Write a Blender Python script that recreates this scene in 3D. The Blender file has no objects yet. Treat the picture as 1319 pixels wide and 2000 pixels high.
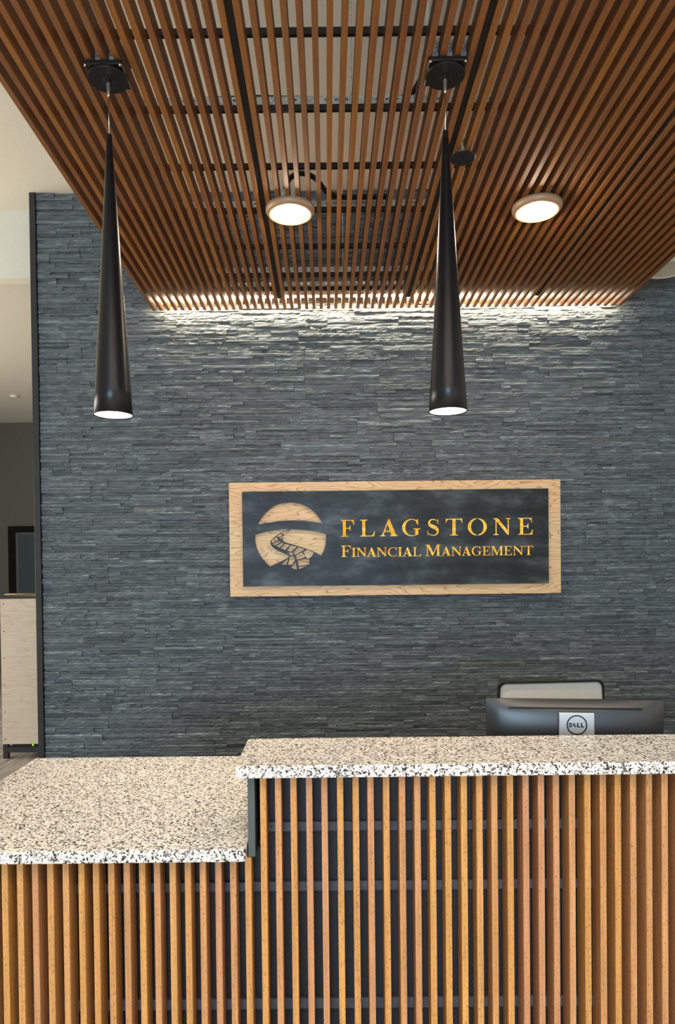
import bpy, bmesh, math, random
from mathutils import Vector, Matrix

# ---------------------------------------------------------------- camera, world, light, exposure
SC = bpy.context.scene
COL = SC.collection
W_PX, H_PX, F_PX = 1319, 2000, 1360.0
cd = bpy.data.cameras.new('camera')
cd.sensor_fit = 'HORIZONTAL'
cd.sensor_width = 36.0
cd.lens = 36.0 * F_PX / W_PX
cd.shift_x = (W_PX / 2 - 640.0) / W_PX
cd.shift_y = (1139.0 - H_PX / 2) / W_PX
cd.clip_start = 0.05
cam = bpy.data.objects.new('camera', cd)
COL.objects.link(cam)
_d, _r = 0.014, 0.011
_F = Vector((0, math.cos(_d), -math.sin(_d)))
_U = Vector((0, math.sin(_d), math.cos(_d)))
_X = Vector((1, 0, 0))
_R = _X * math.cos(_r) - _U * math.sin(_r)
_U = _X * math.sin(_r) + _U * math.cos(_r)
cam.matrix_world = Matrix(((_R.x, _U.x, -_F.x, 0), (_R.y, _U.y, -_F.y, 0), (_R.z, _U.z, -_F.z, 1.65), (0, 0, 0, 1)))
SC.camera = cam

vs = SC.view_settings
vs.view_transform = 'Standard'
vs.look = 'None'
vs.gamma = 1.0
vs.use_curve_mapping = False
vs.exposure = 0.0

world = bpy.data.worlds.new('world')
SC.world = world
world.use_nodes = True
wb = world.node_tree.nodes['Background']
wb.inputs[0].default_value = (0.62, 0.78, 1.0, 1)      # overcast daylight beyond the open shop front
wb.inputs[1].default_value = 0.4


def area(name, loc, rot, sx, sy, energy, color, spread=None):
    l = bpy.data.lights.new(name, 'AREA')
    l.shape = 'RECTANGLE'
    l.size, l.size_y = sx, sy
    l.energy = energy
    l.color = color
    if spread:
        l.spread = spread
    o = bpy.data.objects.new(name, l)
    o.location = loc
    o.rotation_euler = rot
    COL.objects.link(o)
    return o


# daylight through the glazed shop front behind the viewer
area('shop_front_daylight', (-1.2, -9.4, 2.0), (math.radians(90), 0, 0), 4.2, 3.6, 760, (0.56, 0.78, 1.0))
# daylight reaching the room on the left
area('left_room_daylight', (-6.9, 5.6, 1.9), (math.radians(100), 0, math.radians(-90)), 4.5, 2.6, 330, (1.0, 0.90, 0.74))
# added unseen warm fill lights over the visitors' side of the counter
area('entrance_fill', (0.2, -1.5, 4.2), (0, 0, 0), 4.5, 2.6, 320, (1.0, 0.86, 0.70), math.radians(110))
area('counter_fill', (0.3, 0.4, 3.75), (0, 0, 0), 2.6, 0.5, 34, (1.0, 0.80, 0.58))

random.seed(7)


# ---------------------------------------------------------------- materials
def new_mat(name):
    m = bpy.data.materials.new(name)
    m.use_nodes = True
    nt = m.node_tree
    b = nt.nodes['Principled BSDF']
    return m, nt, b


def plain(name, col, rough=0.6, metal=0.0, spec=0.5, noise=0.0, nscale=20.0, bump=0.0):
    m, nt, b = new_mat(name)
    b.inputs['Base Color'].default_value = (*col, 1)
    b.inputs['Roughness'].default_value = rough
    b.inputs['Metallic'].default_value = metal
    b.inputs['Specular IOR Level'].default_value = spec
    if noise or bump:
        tc = nt.nodes.new('ShaderNodeTexCoord')
        n = nt.nodes.new('ShaderNodeTexNoise')
        n.inputs['Scale'].default_value = nscale
        n.inputs['Detail'].default_value = 5
        nt.links.new(tc.outputs['Object'], n.inputs['Vector'])
        if noise:
            r = nt.nodes.new('ShaderNodeValToRGB')
            r.color_ramp.elements[0].position = 0.3
            r.color_ramp.elements[1].position = 0.7
            r.color_ramp.elements[0].color = (*[c * (1 - noise) for c in col], 1)
            r.color_ramp.elements[1].color = (*[min(1, c * (1 + noise)) for c in col], 1)
            nt.links.new(n.outputs['Fac'], r.inputs['Fac'])
            nt.links.new(r.outputs['Color'], b.inputs['Base Color'])
        if bump:
            bp = nt.nodes.new('ShaderNodeBump')
            bp.inputs['Strength'].default_value = bump
            bp.inputs['Distance'].default_value = 0.002
            nt.links.new(n.outputs['Fac'], bp.inputs['Height'])
            nt.links.new(bp.outputs['Normal'], b.inputs['Normal'])
    return m


def emit(name, col, strength):
    m = bpy.data.materials.new(name)
    m.use_nodes = True
    nt = m.node_tree
    nt.nodes.clear()
    o = nt.nodes.new('ShaderNodeOutputMaterial')
    e = nt.nodes.new('ShaderNodeEmission')
    e.inputs[0].default_value = (*col, 1)
    e.inputs[1].default_value = strength
    nt.links.new(e.outputs[0], o.inputs[0])
    return m


def ramp(nt, stops, interp='LINEAR'):
    r = nt.nodes.new('ShaderNodeValToRGB')
    cr = r.color_ramp
    cr.interpolation = interp
    while len(cr.elements) < len(stops):
        cr.elements.new(0.5)
    for e, (p, c) in zip(cr.elements, stops):
        e.position = p
        e.color = (*c, 1)
    return r


def slat_wood(name, axis, tones, rough=0.58):
    """oiled hardwood strips, grain along axis; each strip its own tone"""
    m, nt, b = new_mat(name)
    tc = nt.nodes.new('ShaderNodeTexCoord')
    oi = nt.nodes.new('ShaderNodeObjectInfo')
    mp = nt.nodes.new('ShaderNodeMapping')
    s = [60.0, 60.0, 60.0]
    s[axis] = 2.2
    mp.inputs['Scale'].default_value = s
    mul = nt.nodes.new('ShaderNodeMath'); mul.operation = 'MULTIPLY'
    mul.inputs[1].default_value = 37.0
    nt.links.new(oi.outputs['Random'], mul.inputs[0])
    add = nt.nodes.new('ShaderNodeVectorMath'); add.operation = 'ADD'
    nt.links.new(tc.outputs['Object'], add.inputs[0])
    nt.links.new(mul.outputs[0], add.inputs[1])
    nt.links.new(add.outputs[0], mp.inputs['Vector'])
    n = nt.nodes.new('ShaderNodeTexNoise')
    n.inputs['Scale'].default_value = 1.6
    n.inputs['Detail'].default_value = 5
    n.inputs['Roughness'].default_value = 0.62
    nt.links.new(mp.outputs[0], n.inputs['Vector'])
    fl = nt.nodes.new('ShaderNodeTexNoise')        # dark pores
    fl.inputs['Scale'].default_value = 330
    mp2 = nt.nodes.new('ShaderNodeMapping')
    s2 = [1.0, 1.0, 1.0]; s2[axis] = 0.35
    mp2.inputs['Scale'].default_value = s2
    nt.links.new(add.outputs[0], mp2.inputs['Vector'])
    nt.links.new(mp2.outputs[0], fl.inputs['Vector'])
    tone = ramp(nt, [(i / (len(tones) - 1), c) for i, c in enumerate(tones)])
    nt.links.new(oi.outputs['Random'], tone.inputs['Fac'])
    gr = ramp(nt, [(0.3, (0.72, 0.70, 0.66)), (0.7, (1.12, 1.12, 1.1))])
    nt.links.new(n.outputs['Fac'], gr.inputs['Fac'])
    pr = ramp(nt, [(0.33, (0.55, 0.5, 0.45)), (0.42, (1, 1, 1))])
    nt.links.new(fl.outputs['Fac'], pr.inputs['Fac'])
    mx = nt.nodes.new('ShaderNodeMixRGB'); mx.blend_type = 'MULTIPLY'; mx.inputs[0].default_value = 1
    nt.links.new(tone.outputs[0], mx.inputs[1]); nt.links.new(gr.outputs[0], mx.inputs[2])
    mx2 = nt.nodes.new('ShaderNodeMixRGB'); mx2.blend_type = 'MULTIPLY'; mx2.inputs[0].default_value = 1
    nt.links.new(mx.outputs[0], mx2.inputs[1]); nt.links.new(pr.outputs[0], mx2.inputs[2])
    nt.links.new(mx2.outputs[0], b.inputs['Base Color'])
    b.inputs['Roughness'].default_value = rough
    bp = nt.nodes.new('ShaderNodeBump'); bp.inputs['Strength'].default_value = 0.15; bp.inputs['Distance'].default_value = 0.001
    nt.links.new(n.outputs['Fac'], bp.inputs['Height']); nt.links.new(bp.outputs[0], b.inputs['Normal'])
    return m


def plank_wood(name, light, mid, dark, scale=(1.0, 1.0, 6.0), rough=0.5, dens=9.0):
    """pale board with cathedral grain running along X"""
    m, nt, b = new_mat(name)
    tc = nt.nodes.new('ShaderNodeTexCoord')
    oi = nt.nodes.new('ShaderNodeObjectInfo')
    mul = nt.nodes.new('ShaderNodeMath'); mul.operation = 'MULTIPLY'; mul.inputs[1].default_value = 23.0
    nt.links.new(oi.outputs['Random'], mul.inputs[0])
    add = nt.nodes.new('ShaderNodeVectorMath'); add.operation = 'ADD'
    nt.links.new(tc.outputs['Object'], add.inputs[0]); nt.links.new(mul.outputs[0], add.inputs[1])
    mp = nt.nodes.new('ShaderNodeMapping'); mp.inputs['Scale'].default_value = scale
    nt.links.new(add.outputs[0], mp.inputs['Vector'])
    big = nt.nodes.new('ShaderNodeTexNoise'); big.inputs['Scale'].default_value = 1.3; big.inputs['Detail'].default_value = 2.5
    nt.links.new(mp.outputs[0], big.inputs['Vector'])
    k = nt.nodes.new('ShaderNodeMath'); k.operation = 'MULTIPLY'; k.inputs[1].default_value = dens
    nt.links.new(big.outputs['Fac'], k.inputs[0])
    fr = nt.nodes.new('ShaderNodeMath'); fr.operation = 'FRACT'
    nt.links.new(k.outputs[0], fr.inputs[0])
    r1 = ramp(nt, [(0.0, light), (0.45, light), (0.82, mid), (0.95, dark), (1.0, light)])
    nt.links.new(fr.outputs[0], r1.inputs['Fac'])
    fine = nt.nodes.new('ShaderNodeTexNoise'); fine.inputs['Scale'].default_value = 6; fine.inputs['Detail'].default_value = 4
    mp2 = nt.nodes.new('ShaderNodeMapping'); mp2.inputs['Scale'].default_value = (1.2, 3, 40)
    nt.links.new(add.outputs[0], mp2.inputs['Vector']); nt.links.new(mp2.outputs[0], fine.inputs['Vector'])
    r2 = ramp(nt, [(0.3, (0.86, 0.82, 0.78)), (0.65, (1.05, 1.05, 1.05))])
    nt.links.new(fine.outputs['Fac'], r2.inputs['Fac'])
    tn = ramp(nt, [(0.0, (1.06, 0.92, 0.80)), (0.5, (0.98, 1.0, 0.92)), (1.0, (1.02, 0.86, 0.74))])
    nt.links.new(oi.outputs['Random'], tn.inputs['Fac'])
    m1 = nt.nodes.new('ShaderNodeMixRGB'); m1.blend_type = 'MULTIPLY'; m1.inputs[0].default_value = 1
    nt.links.new(r1.outputs[0], m1.inputs[1]); nt.links.new(r2.outputs[0], m1.inputs[2])
    m2 = nt.nodes.new('ShaderNodeMixRGB'); m2.blend_type = 'MULTIPLY'; m2.inputs[0].default_value = 1
    nt.links.new(m1.outputs[0], m2.inputs[1]); nt.links.new(tn.outputs[0], m2.inputs[2])
    nt.links.new(m2.outputs[0], b.inputs['Base Color'])
    b.inputs['Roughness'].default_value = rough
    return m


def slate_mat():
    m, nt, b = new_mat('split_slate')
    at = nt.nodes.new('ShaderNodeAttribute'); at.attribute_name = 'tone'
    geo = nt.nodes.new('ShaderNodeNewGeometry')
    mp = nt.nodes.new('ShaderNodeMapping'); mp.inputs['Scale'].default_value = (5.5, 30, 34)
    nt.links.new(geo.outputs['Position'], mp.inputs['Vector'])
    n = nt.nodes.new('ShaderNodeTexNoise'); n.inputs['Scale'].default_value = 1.5; n.inputs['Detail'].default_value = 8; n.inputs['Roughness'].default_value = 0.7
    nt.links.new(mp.outputs[0], n.inputs['Vector'])
    r = ramp(nt, [(0.25, (0.62, 0.63, 0.64)), (0.52, (0.95, 0.97, 1.0)), (0.64, (1.4, 1.45, 1.46)), (0.76, (3.0, 3.1, 3.1))])
    nt.links.new(n.outputs['Fac'], r.inputs['Fac'])
    mx = nt.nodes.new('ShaderNodeMixRGB'); mx.blend_type = 'MULTIPLY'; mx.inputs[0].default_value = 1
    nt.links.new(at.outputs['Color'], mx.inputs[1]); nt.links.new(r.outputs[0], mx.inputs[2])
    nt.links.new(mx.outputs[0], b.inputs['Base Color'])
    b.inputs['Roughness'].default_value = 0.68
    b.inputs['Specular IOR Level'].default_value = 0.3
    bp = nt.nodes.new('ShaderNodeBump'); bp.inputs['Strength'].default_value = 0.8; bp.inputs['Distance'].default_value = 0.006
    nt.links.new(n.outputs['Fac'], bp.inputs['Height']); nt.links.new(bp.outputs[0], b.inputs['Normal'])
    return m


def granite_mat():
    m, nt, b = new_mat('speckled_granite')
    tc = nt.nodes.new('ShaderNodeTexCoord')
    wn = nt.nodes.new('ShaderNodeTexNoise'); wn.inputs['Scale'].default_value = 130; wn.inputs['Detail'].default_value = 3
    nt.links.new(tc.outputs['Object'], wn.inputs['Vector'])
    sc_ = nt.nodes.new('ShaderNodeVectorMath'); sc_.operation = 'SCALE'; sc_.inputs['Scale'].default_value = 0.011
    nt.links.new(wn.outputs['Color'], sc_.inputs[0])
    ad = nt.nodes.new('ShaderNodeVectorMath'); ad.operation = 'ADD'
    nt.links.new(tc.outputs['Object'], ad.inputs[0]); nt.links.new(sc_.outputs[0], ad.inputs[1])
    v = nt.nodes.new('ShaderNodeTexVoronoi'); v.inputs['Scale'].default_value = 195
    nt.links.new(ad.outputs[0], v.inputs['Vector'])
    sep = nt.nodes.new('ShaderNodeSeparateColor')
    nt.links.new(v.outputs['Color'], sep.inputs[0])
    r = ramp(nt, [(0.0, (0.018, 0.018, 0.02)), (0.17, (0.14, 0.125, 0.115)), (0.24, (0.36, 0.33, 0.31)), (0.33, (0.58, 0.56, 0.54)), (0.62, (0.72, 0.71, 0.70))], 'CONSTANT')
    nt.links.new(sep.outputs[0], r.inputs['Fac'])
    nt.links.new(r.outputs[0], b.inputs['Base Color'])
    b.inputs['Roughness'].default_value = 0.22
    return m


def patina_mat():
    m, nt, b = new_mat('blackened_steel')
    tc = nt.nodes.new('ShaderNodeTexCoord')
    mp = nt.nodes.new('ShaderNodeMapping'); mp.inputs['Scale'].default_value = (1.0, 1.0, 2.6)
    nt.links.new(tc.outputs['Object'], mp.inputs['Vector'])
    n = nt.nodes.new('ShaderNodeTexNoise'); n.inputs['Scale'].default_value = 2.6; n.inputs['Detail'].default_value = 7; n.inputs['Roughness'].default_value = 0.6
    nt.links.new(mp.outputs[0], n.inputs['Vector'])
    r = ramp(nt, [(0.38, (0.004, 0.004, 0.004)), (0.5, (0.016, 0.018, 0.019)), (0.62, (0.055, 0.064, 0.068)), (0.76, (0.12, 0.14, 0.145))])
    nt.links.new(n.outputs['Fac'], r.inputs['Fac'])
    nt.links.new(r.outputs[0], b.inputs['Base Color'])
    b.inputs['Roughness'].default_value = 0.45
    b.inputs['Metallic'].default_value = 0.25
    return m


def galv_mat():
    m, nt, b = new_mat('galvanised_steel')
    tc = nt.nodes.new('ShaderNodeTexCoord')
    v = nt.nodes.new('ShaderNodeTexVoronoi'); v.inputs['Scale'].default_value = 60
    nt.links.new(tc.outputs['Object'], v.inputs['Vector'])
    sep = nt.nodes.new('ShaderNodeSeparateColor'); nt.links.new(v.outputs['Color'], sep.inputs[0])
    r = ramp(nt, [(0.0, (0.42, 0.44, 0.45)), (1.0, (0.70, 0.72, 0.73))])
    nt.links.new(sep.outputs[0], r.inputs['Fac']); nt.links.new(r.outputs[0], b.inputs['Base Color'])
    b.inputs['Metallic'].default_value = 0.55
    b.inputs['Roughness'].default_value = 0.4
    return m


def carpet_mat():
    m, nt, b = new_mat('streaked_floor')
    tc = nt.nodes.new('ShaderNodeTexCoord')
    mp = nt.nodes.new('ShaderNodeMapping'); mp.inputs['Scale'].default_value = (22, 1.6, 1); mp.inputs['Rotation'].default_value = (0, 0, 0.06)
    nt.links.new(tc.outputs['Object'], mp.inputs['Vector'])
    n = nt.nodes.new('ShaderNodeTexNoise'); n.inputs['Scale'].default_value = 1.4; n.inputs['Detail'].default_value = 7
    nt.links.new(mp.outputs[0], n.inputs['Vector'])
    r = ramp(nt, [(0.3, (0.16, 0.145, 0.13)), (0.5, (0.32, 0.29, 0.26)), (0.7, (0.50, 0.455, 0.41))])
    nt.links.new(n.outputs['Fac'], r.inputs['Fac']); nt.links.new(r.outputs[0], b.inputs['Base Color'])
    b.inputs['Roughness'].default_value = 0.6
    return m


def lit_wood_mat():
    """amber lit wood grain behind the letters: an added glowing panel stands in for the lit boards"""
    m = bpy.data.materials.new('amber_lit_wood'); m.use_nodes = True
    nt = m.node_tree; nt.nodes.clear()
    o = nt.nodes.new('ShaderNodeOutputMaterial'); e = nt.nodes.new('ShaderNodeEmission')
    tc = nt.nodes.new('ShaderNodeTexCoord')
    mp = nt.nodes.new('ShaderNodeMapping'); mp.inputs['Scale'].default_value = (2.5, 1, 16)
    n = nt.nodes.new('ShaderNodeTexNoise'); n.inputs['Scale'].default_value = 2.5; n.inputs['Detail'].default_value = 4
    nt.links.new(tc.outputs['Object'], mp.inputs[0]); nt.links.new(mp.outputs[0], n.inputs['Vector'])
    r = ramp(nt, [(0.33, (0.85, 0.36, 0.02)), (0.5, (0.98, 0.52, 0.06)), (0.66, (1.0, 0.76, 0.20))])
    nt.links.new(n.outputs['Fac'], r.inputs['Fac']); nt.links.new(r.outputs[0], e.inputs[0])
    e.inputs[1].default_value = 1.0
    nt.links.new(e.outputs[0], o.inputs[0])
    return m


M = dict(
    slate=slate_mat(), granite=granite_mat(), patina=patina_mat(), galv=galv_mat(), floor=carpet_mat(),
    ceil_slat=slat_wood('ceiling_slat_wood', 1, [(0.27, 0.098, 0.018), (0.235, 0.083, 0.022), (0.33, 0.128, 0.021), (0.225, 0.075, 0.015), (0.25, 0.101, 0.028)]),
    counter_slat=slat_wood('counter_slat_wood', 2, [(0.56, 0.27, 0.07), (0.50, 0.24, 0.10), (0.57, 0.29, 0.09), (0.50, 0.235, 0.115), (0.58, 0.29, 0.075), (0.53, 0.255, 0.08)]),
    ash=plank_wood('ash_board', (0.86, 0.64, 0.40), (0.78, 0.52, 0.30), (0.45, 0.25, 0.13), (0.9, 1, 6), dens=16),
    ply=plank_wood('birch_plywood', (0.60, 0.56, 0.49), (0.58, 0.535, 0.46), (0.52, 0.47, 0.41), (1.6, 1, 5), dens=6),
    ply_edge=plain('plywood_edge', (0.70, 0.42, 0.16), 0.5, noise=0.15, nscale=40),
    paint=plain('cream_paint', (0.76, 0.72, 0.62), 0.85, noise=0.03, nscale=60, bump=0.2),
    paint_low=plain('tan_paint', (0.70, 0.65, 0.56), 0.85, noise=0.03, nscale=60, bump=0.2),
    olive=plain('olive_wall_paint', (0.10, 0.10, 0.075), 0.85, noise=0.05, nscale=30),
    darkmetal=plain('dark_metal_trim', (0.030, 0.030, 0.030), 0.45, 0.3, noise=0.2, nscale=8),
    black=plain('black_satin', (0.006, 0.006, 0.006), 0.4, 0.0, 0.4),
    blackgloss=plain('black_lacquer', (0.004, 0.005, 0.007), 0.32, 0.0, 0.42),
    blackmatt=plain('black_bars', (0.014, 0.012, 0.011), 0.7, noise=0.3, nscale=15),
    panel=plain('charcoal_panel', (0.014, 0.0135, 0.018), 0.6, noise=0.25, nscale=6),
    rail=plain('painted_rail', (0.060, 0.063, 0.082), 0.55, noise=0.35, nscale=25, bump=0.3),
    endpanel=plain('grey_green_panel', (0.055, 0.07, 0.068), 0.5, noise=0.1, nscale=5),
    steel=plain('satin_steel', (0.62, 0.62, 0.60), 0.28, 1.0),
    silver=plain('silver_plastic', (0.55, 0.56, 0.57), 0.35, 0.4),
    bronze=plain('tan_bezel', (0.42, 0.27, 0.17), 0.45, 0.2),
    plastic=plain('monitor_plastic', (0.022, 0.024, 0.027), 0.36, 0.0, 0.7),
    mesh=plain('grey_mesh_fabric', (0.60, 0.60, 0.59), 0.9, noise=0.18, nscale=300, bump=0.4),
    fabric=plain('dark_seat_fabric', (0.05, 0.05, 0.055), 0.95, noise=0.2, nscale=150),
    pvc=plain('white_pipe', (0.75, 0.75, 0.72), 0.4),
    shade=plain('cream_drum', (0.66, 0.66, 0.58), 0.6),
    doorwood=plain('espresso_frame', (0.008, 0.006, 0.005), 0.8, 0.0, 0.1, noise=0.2, nscale=10),
    doorglass=plain('dark_glazing', (0.035, 0.05, 0.052), 0.6, 0.0, 0.2),
    desk=plain('grey_laminate', (0.35, 0.34, 0.33), 0.5),
    mortar=plain('dark_mortar', (0.012, 0.013, 0.015), 0.9),
    lamp=emit('lamp_diffuser', (1.0, 0.95, 0.86), 7.0),
    lamp_p=emit('pendant_lens', (1.0, 0.92, 0.78), 6.0),
    led=emit('led_strip_glow', (1.0, 0.88, 0.62), 2.2),
    green=emit('green_indicator', (0.35, 1.0, 0.02), 1.4),
    amber=lit_wood_mat(),
)


# ---------------------------------------------------------------- helpers
def link(name, bm, m, parent=None, smooth=False, loc=None):
    me = bpy.data.meshes.new(name)
    bm.to_mesh(me)
    bm.free()
    if m:
        me.materials.append(m)
    if smooth:
        for p in me.polygons:
            p.use_smooth = True
    o = bpy.data.objects.new(name, me)
    COL.objects.link(o)
    if loc is not None:
        o.location = loc
    if parent:
        o.parent = parent
    return o


def dup(src, parent, loc):
    o = src.copy()
    COL.objects.link(o)
    o.parent = parent
    o.location = loc
    return o


def empty(name, loc=(0, 0, 0), rz=0.0):
    o = bpy.data.objects.new(name, None)
    o.empty_display_size = 0.05
    COL.objects.link(o)
    o.location = loc
    o.rotation_euler = (0, 0, rz)
    return o


def tag(o, label, cat, group=None):
    o['label'] = label
    o['category'] = cat
    if group:
        o['group'] = group
    return o


def struct(o):
    o['kind'] = 'structure'
    return o


def box(bm, x0, x1, y0, y1, z0, z1, bevel=0.0, seg=1):
    r = bmesh.ops.create_cube(bm, size=1)
    vsx = r['verts']
    for v in vsx:
        v.co = Vector(((x0 + x1) / 2 + v.co.x * (x1 - x0), (y0 + y1) / 2 + v.co.y * (y1 - y0), (z0 + z1) / 2 + v.co.z * (z1 - z0)))
    if bevel:
        es = {e for v in vsx for e in v.link_edges}
        bmesh.ops.bevel(bm, geom=list(es), offset=bevel, segments=seg, affect='EDGES', profile=0.5)
    return bm


def boxobj(name, m, x0, x1, y0, y1, z0, z1, bevel=0.0, seg=1, parent=None, origin=None):
    """box mesh; coordinates relative to the parent; object origin at its centre"""
    cx, cy, cz = (x0 + x1) / 2, (y0 + y1) / 2, (z0 + z1) / 2
    bm = bmesh.new()
    box(bm, x0 - cx, x1 - cx, y0 - cy, y1 - cy, z0 - cz, z1 - cz, bevel, seg)
    return link(name, bm, m, parent, loc=(cx, cy, cz))


def lathe(bm, prof, n=48, cx=0, cy=0, cap0=False, cap1=False):
    rings = []
    for r, z in prof:
        rings.append([bm.verts.new((cx + r * math.cos(2 * math.pi * i / n), cy + r * math.sin(2 * math.pi * i / n), z)) for i in range(n)])
    for a, b in zip(rings, rings[1:]):
        for i in range(n):
            j = (i + 1) % n
            bm.faces.new((a[i], a[j], b[j], b[i]))
    if cap0:
        bm.faces.new(list(reversed(rings[0])))
    if cap1:
        bm.faces.new(rings[-1])
    bmesh.ops.recalc_face_normals(bm, faces=bm.faces)
    return bm


def tube(bm, pts, rad, n=8, corr=0.0, step=None):
    """round bar through pts; corr > 0 makes a corrugated flexible conduit"""
    P = [Vector(p) for p in pts]
    if step:
        # resample with Catmull-Rom smoothing
        Q = []
        for i in range(len(P) - 1):
            p0, p1, p2, p3 = P[max(0, i - 1)], P[i], P[i + 1], P[min(len(P) - 1, i + 2)]
            k = max(2, int((p2 - p1).length / step))
            for j in range(k):
                t = j / k
                Q.append(0.5 * ((2 * p1) + (p2 - p0) * t + (2 * p0 - 5 * p1 + 4 * p2 - p3) * t * t + (3 * p1 - p0 - 3 * p2 + p3) * t ** 3))
        Q.append(P[-1])
        P = Q
    prev = None
    first = None
    for i, p in enumerate(P):
        d = (P[min(i + 1, len(P) - 1)] - P[max(i - 1, 0)]).normalized()
        up = Vector((0, 0, 1)) if abs(d.z) < 0.9 else Vector((0, 1, 0))
        a = d.cross(up).normalized()
        b = d.cross(a).normalized()
        r = rad[i] if isinstance(rad, (list, tuple)) else rad * (1 + (corr if i % 2 else -corr))
        ring = [bm.verts.new(p + a * (r * math.cos(2 * math.pi * k / n)) + b * (r * math.sin(2 * math.pi * k / n))) for k in range(n)]
        if prev:
            for k in range(n):
                j = (k + 1) % n
                bm.faces.new((prev[k], prev[j], ring[j], ring[k]))
        else:
            first = ring
        prev = ring
    bm.faces.new(first)
    bm.faces.new(list(reversed(prev)))
    bmesh.ops.recalc_face_normals(bm, faces=bm.faces)
    return bm


def outline_solid(name, polys, depth, m, parent=None, loc=None):
    """flat plate from nested outlines in the x-z plane (inner outlines are holes, islands stay), thickness depth along y"""
    cu = bpy.data.curves.new(name, 'CURVE')
    cu.dimensions = '2D'
    cu.fill_mode = 'BOTH'
    cu.extrude = depth / 2
    for pl in polys:
        sp = cu.splines.new('POLY')
        sp.points.add(len(pl) - 1)
        for q, (x, z) in zip(sp.points, pl):
            q.co = (x, z, 0, 1)
        sp.use_cyclic_u = True
    tmp = bpy.data.objects.new(name + '_outline', cu)
    me = bpy.data.meshes.new_from_object(tmp)
    bpy.data.objects.remove(tmp)
    bpy.data.curves.remove(cu)
    me.name = name
    me.transform(Matrix.Rotation(math.radians(90), 4, 'X'))
    me.materials.clear()
    me.materials.append(m)
    o = bpy.data.objects.new(name, me)
    COL.objects.link(o)
    if parent:
        o.parent = parent
    if loc is not None:
        o.location = loc
    return o


# ---------------------------------------------------------------- the setting
CEIL = 4.862
LOWC = 4.31
WALL = 5.90
struct(boxobj('floor', M['floor'], -7.2, 3.75, -10.0, 12.2, -0.12, 0.0))
struct(boxobj('ceiling', M['paint'], -7.2, 3.75, -10.0, 6.15, CEIL, CEIL + 0.12))
bulk = struct(boxobj('trim_2', M['paint'], -7.05, -2.30, 6.15, 6.27, LOWC - 0.04, CEIL + 0.12, parent=None))
struct(boxobj('trim_3', M['paint_low'], -7.05, -1.0, 6.27, 12.05, LOWC, LOWC + 0.1))
struct(boxobj('wall_far', M['olive'], -7.05, -1.0, 12.05, 12.2, 0.0, LOWC + 0.1))
struct(boxobj('wall_left', M['paint_low'], -7.2, -7.05, -10.0, 12.2, 0.0, CEIL))
struct(boxobj('wall_right', M['paint'], 3.6, 3.75, -10.0, 6.15, 0.0, CEIL))
struct(boxobj('trim_1', M['darkmetal'], -2.462, -2.412, 5.865, 6.15, 0.0, CEIL, 0.002))

# stone clad wall: every stone real; the 300 largest in view are parts, the rest one part
wall = struct(boxobj('wall_back', M['mortar'], -2.412, 3.6, 5.905, 6.15, 0.0, CEIL))
wl = wall.location.copy()


def stone_tone():
    t = random.random()
    k = 0.76 + 0.36 * random.random()
    if t < 0.70:
        c = (0.138, 0.155, 0.165)
    elif t < 0.93:
        c = (0.165, 0.182, 0.190)
    elif t < 0.975:
        c = (0.108, 0.122, 0.130)
    elif t < 0.997:
        c = (0.175, 0.20, 0.205)
    else:
        c = (0.19, 0.19, 0.175)
    return tuple(min(1, a * k) for a in c)


class Soup:
    def __init__(self):
        self.v, self.f, self.c = [], [], []

    def build(self, name, m, parent):
        me = bpy.data.meshes.new(name)
        me.from_pydata(self.v, [], self.f)
        at = me.color_attributes.new('tone', 'FLOAT_COLOR', 'POINT')
        flat = []
        for c in self.c:
            flat += [c[0], c[1], c[2], 1.0]
        at.data.foreach_set('color', flat)
        me.materials.append(m)
        o = bpy.data.objects.new(name, me)
        COL.objects.link(o)
        o.parent = parent
        return o


def add_stone(S, x0, x1, z0, z1, proud, org, nx):
    """split-face strip: ragged front grid with returns to the wall"""
    base = len(S.v)
    nz = 3
    lev = (0, 0.38, 0.80, 1)
    col0 = stone_tone()
    lit_arris = random.random() < 0.45      # light catching the upper arris, painted into the vertex colour
    tilt = random.uniform(-0.005, 0.005)
    ph = random.random() * 6.28
    fr = random.uniform(7, 22)
    yb = 5.906
    for j in range(nz + 1):
        for i in range(nx + 1):
            u = i / nx
            w = lev[j]
            col = col0
            if lit_arris and j == 3:
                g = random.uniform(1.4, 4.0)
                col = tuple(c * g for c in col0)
            x = x0 + (x1 - x0) * u
            z = z0 + (z1 - z0) * w
            edge = i in (0, nx)
            zz = z + (0 if j in (1, 2) else random.uniform(-0.0010, 0.0010))
            y = WALL - proud + tilt * (u - .5) + 0.0022 * math.sin(fr * x + ph + w) + random.uniform(-0.0026, 0.0026)
            if 0 < j < nz:
                y -= random.uniform(0.0, 0.0045)
                zz += random.uniform(-0.13, 0.13) * (z1 - z0)
            elif j == 0:
                y += random.uniform(0, 0.003)
            y = min(y, 5.903)
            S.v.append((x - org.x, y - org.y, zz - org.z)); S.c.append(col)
    W = nx + 1
    for j in range(nz):
        for i in range(nx):
            a = base + j * W + i
            S.f.append((a, a + 1, a + 1 + W, a + W))
    # ring to the back
    ring = [base + i for i in range(W)] + [base + j * W + nx for j in range(1, nz + 1)] + \
           [base + nz * W + i for i in range(nx - 1, -1, -1)] + [base + j * W for j in range(nz - 1, 0, -1)]
    b0 = len(S.v)
    for k in ring:
        x, y, z = S.v[k]
        S.v.append((x, yb - org.y, z)); S.c.append(col0)
    n = len(ring)
    for k in range(n):
        j = (k + 1) % n
        S.f.append((ring[k], b0 + k, b0 + j, ring[j]))


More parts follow.
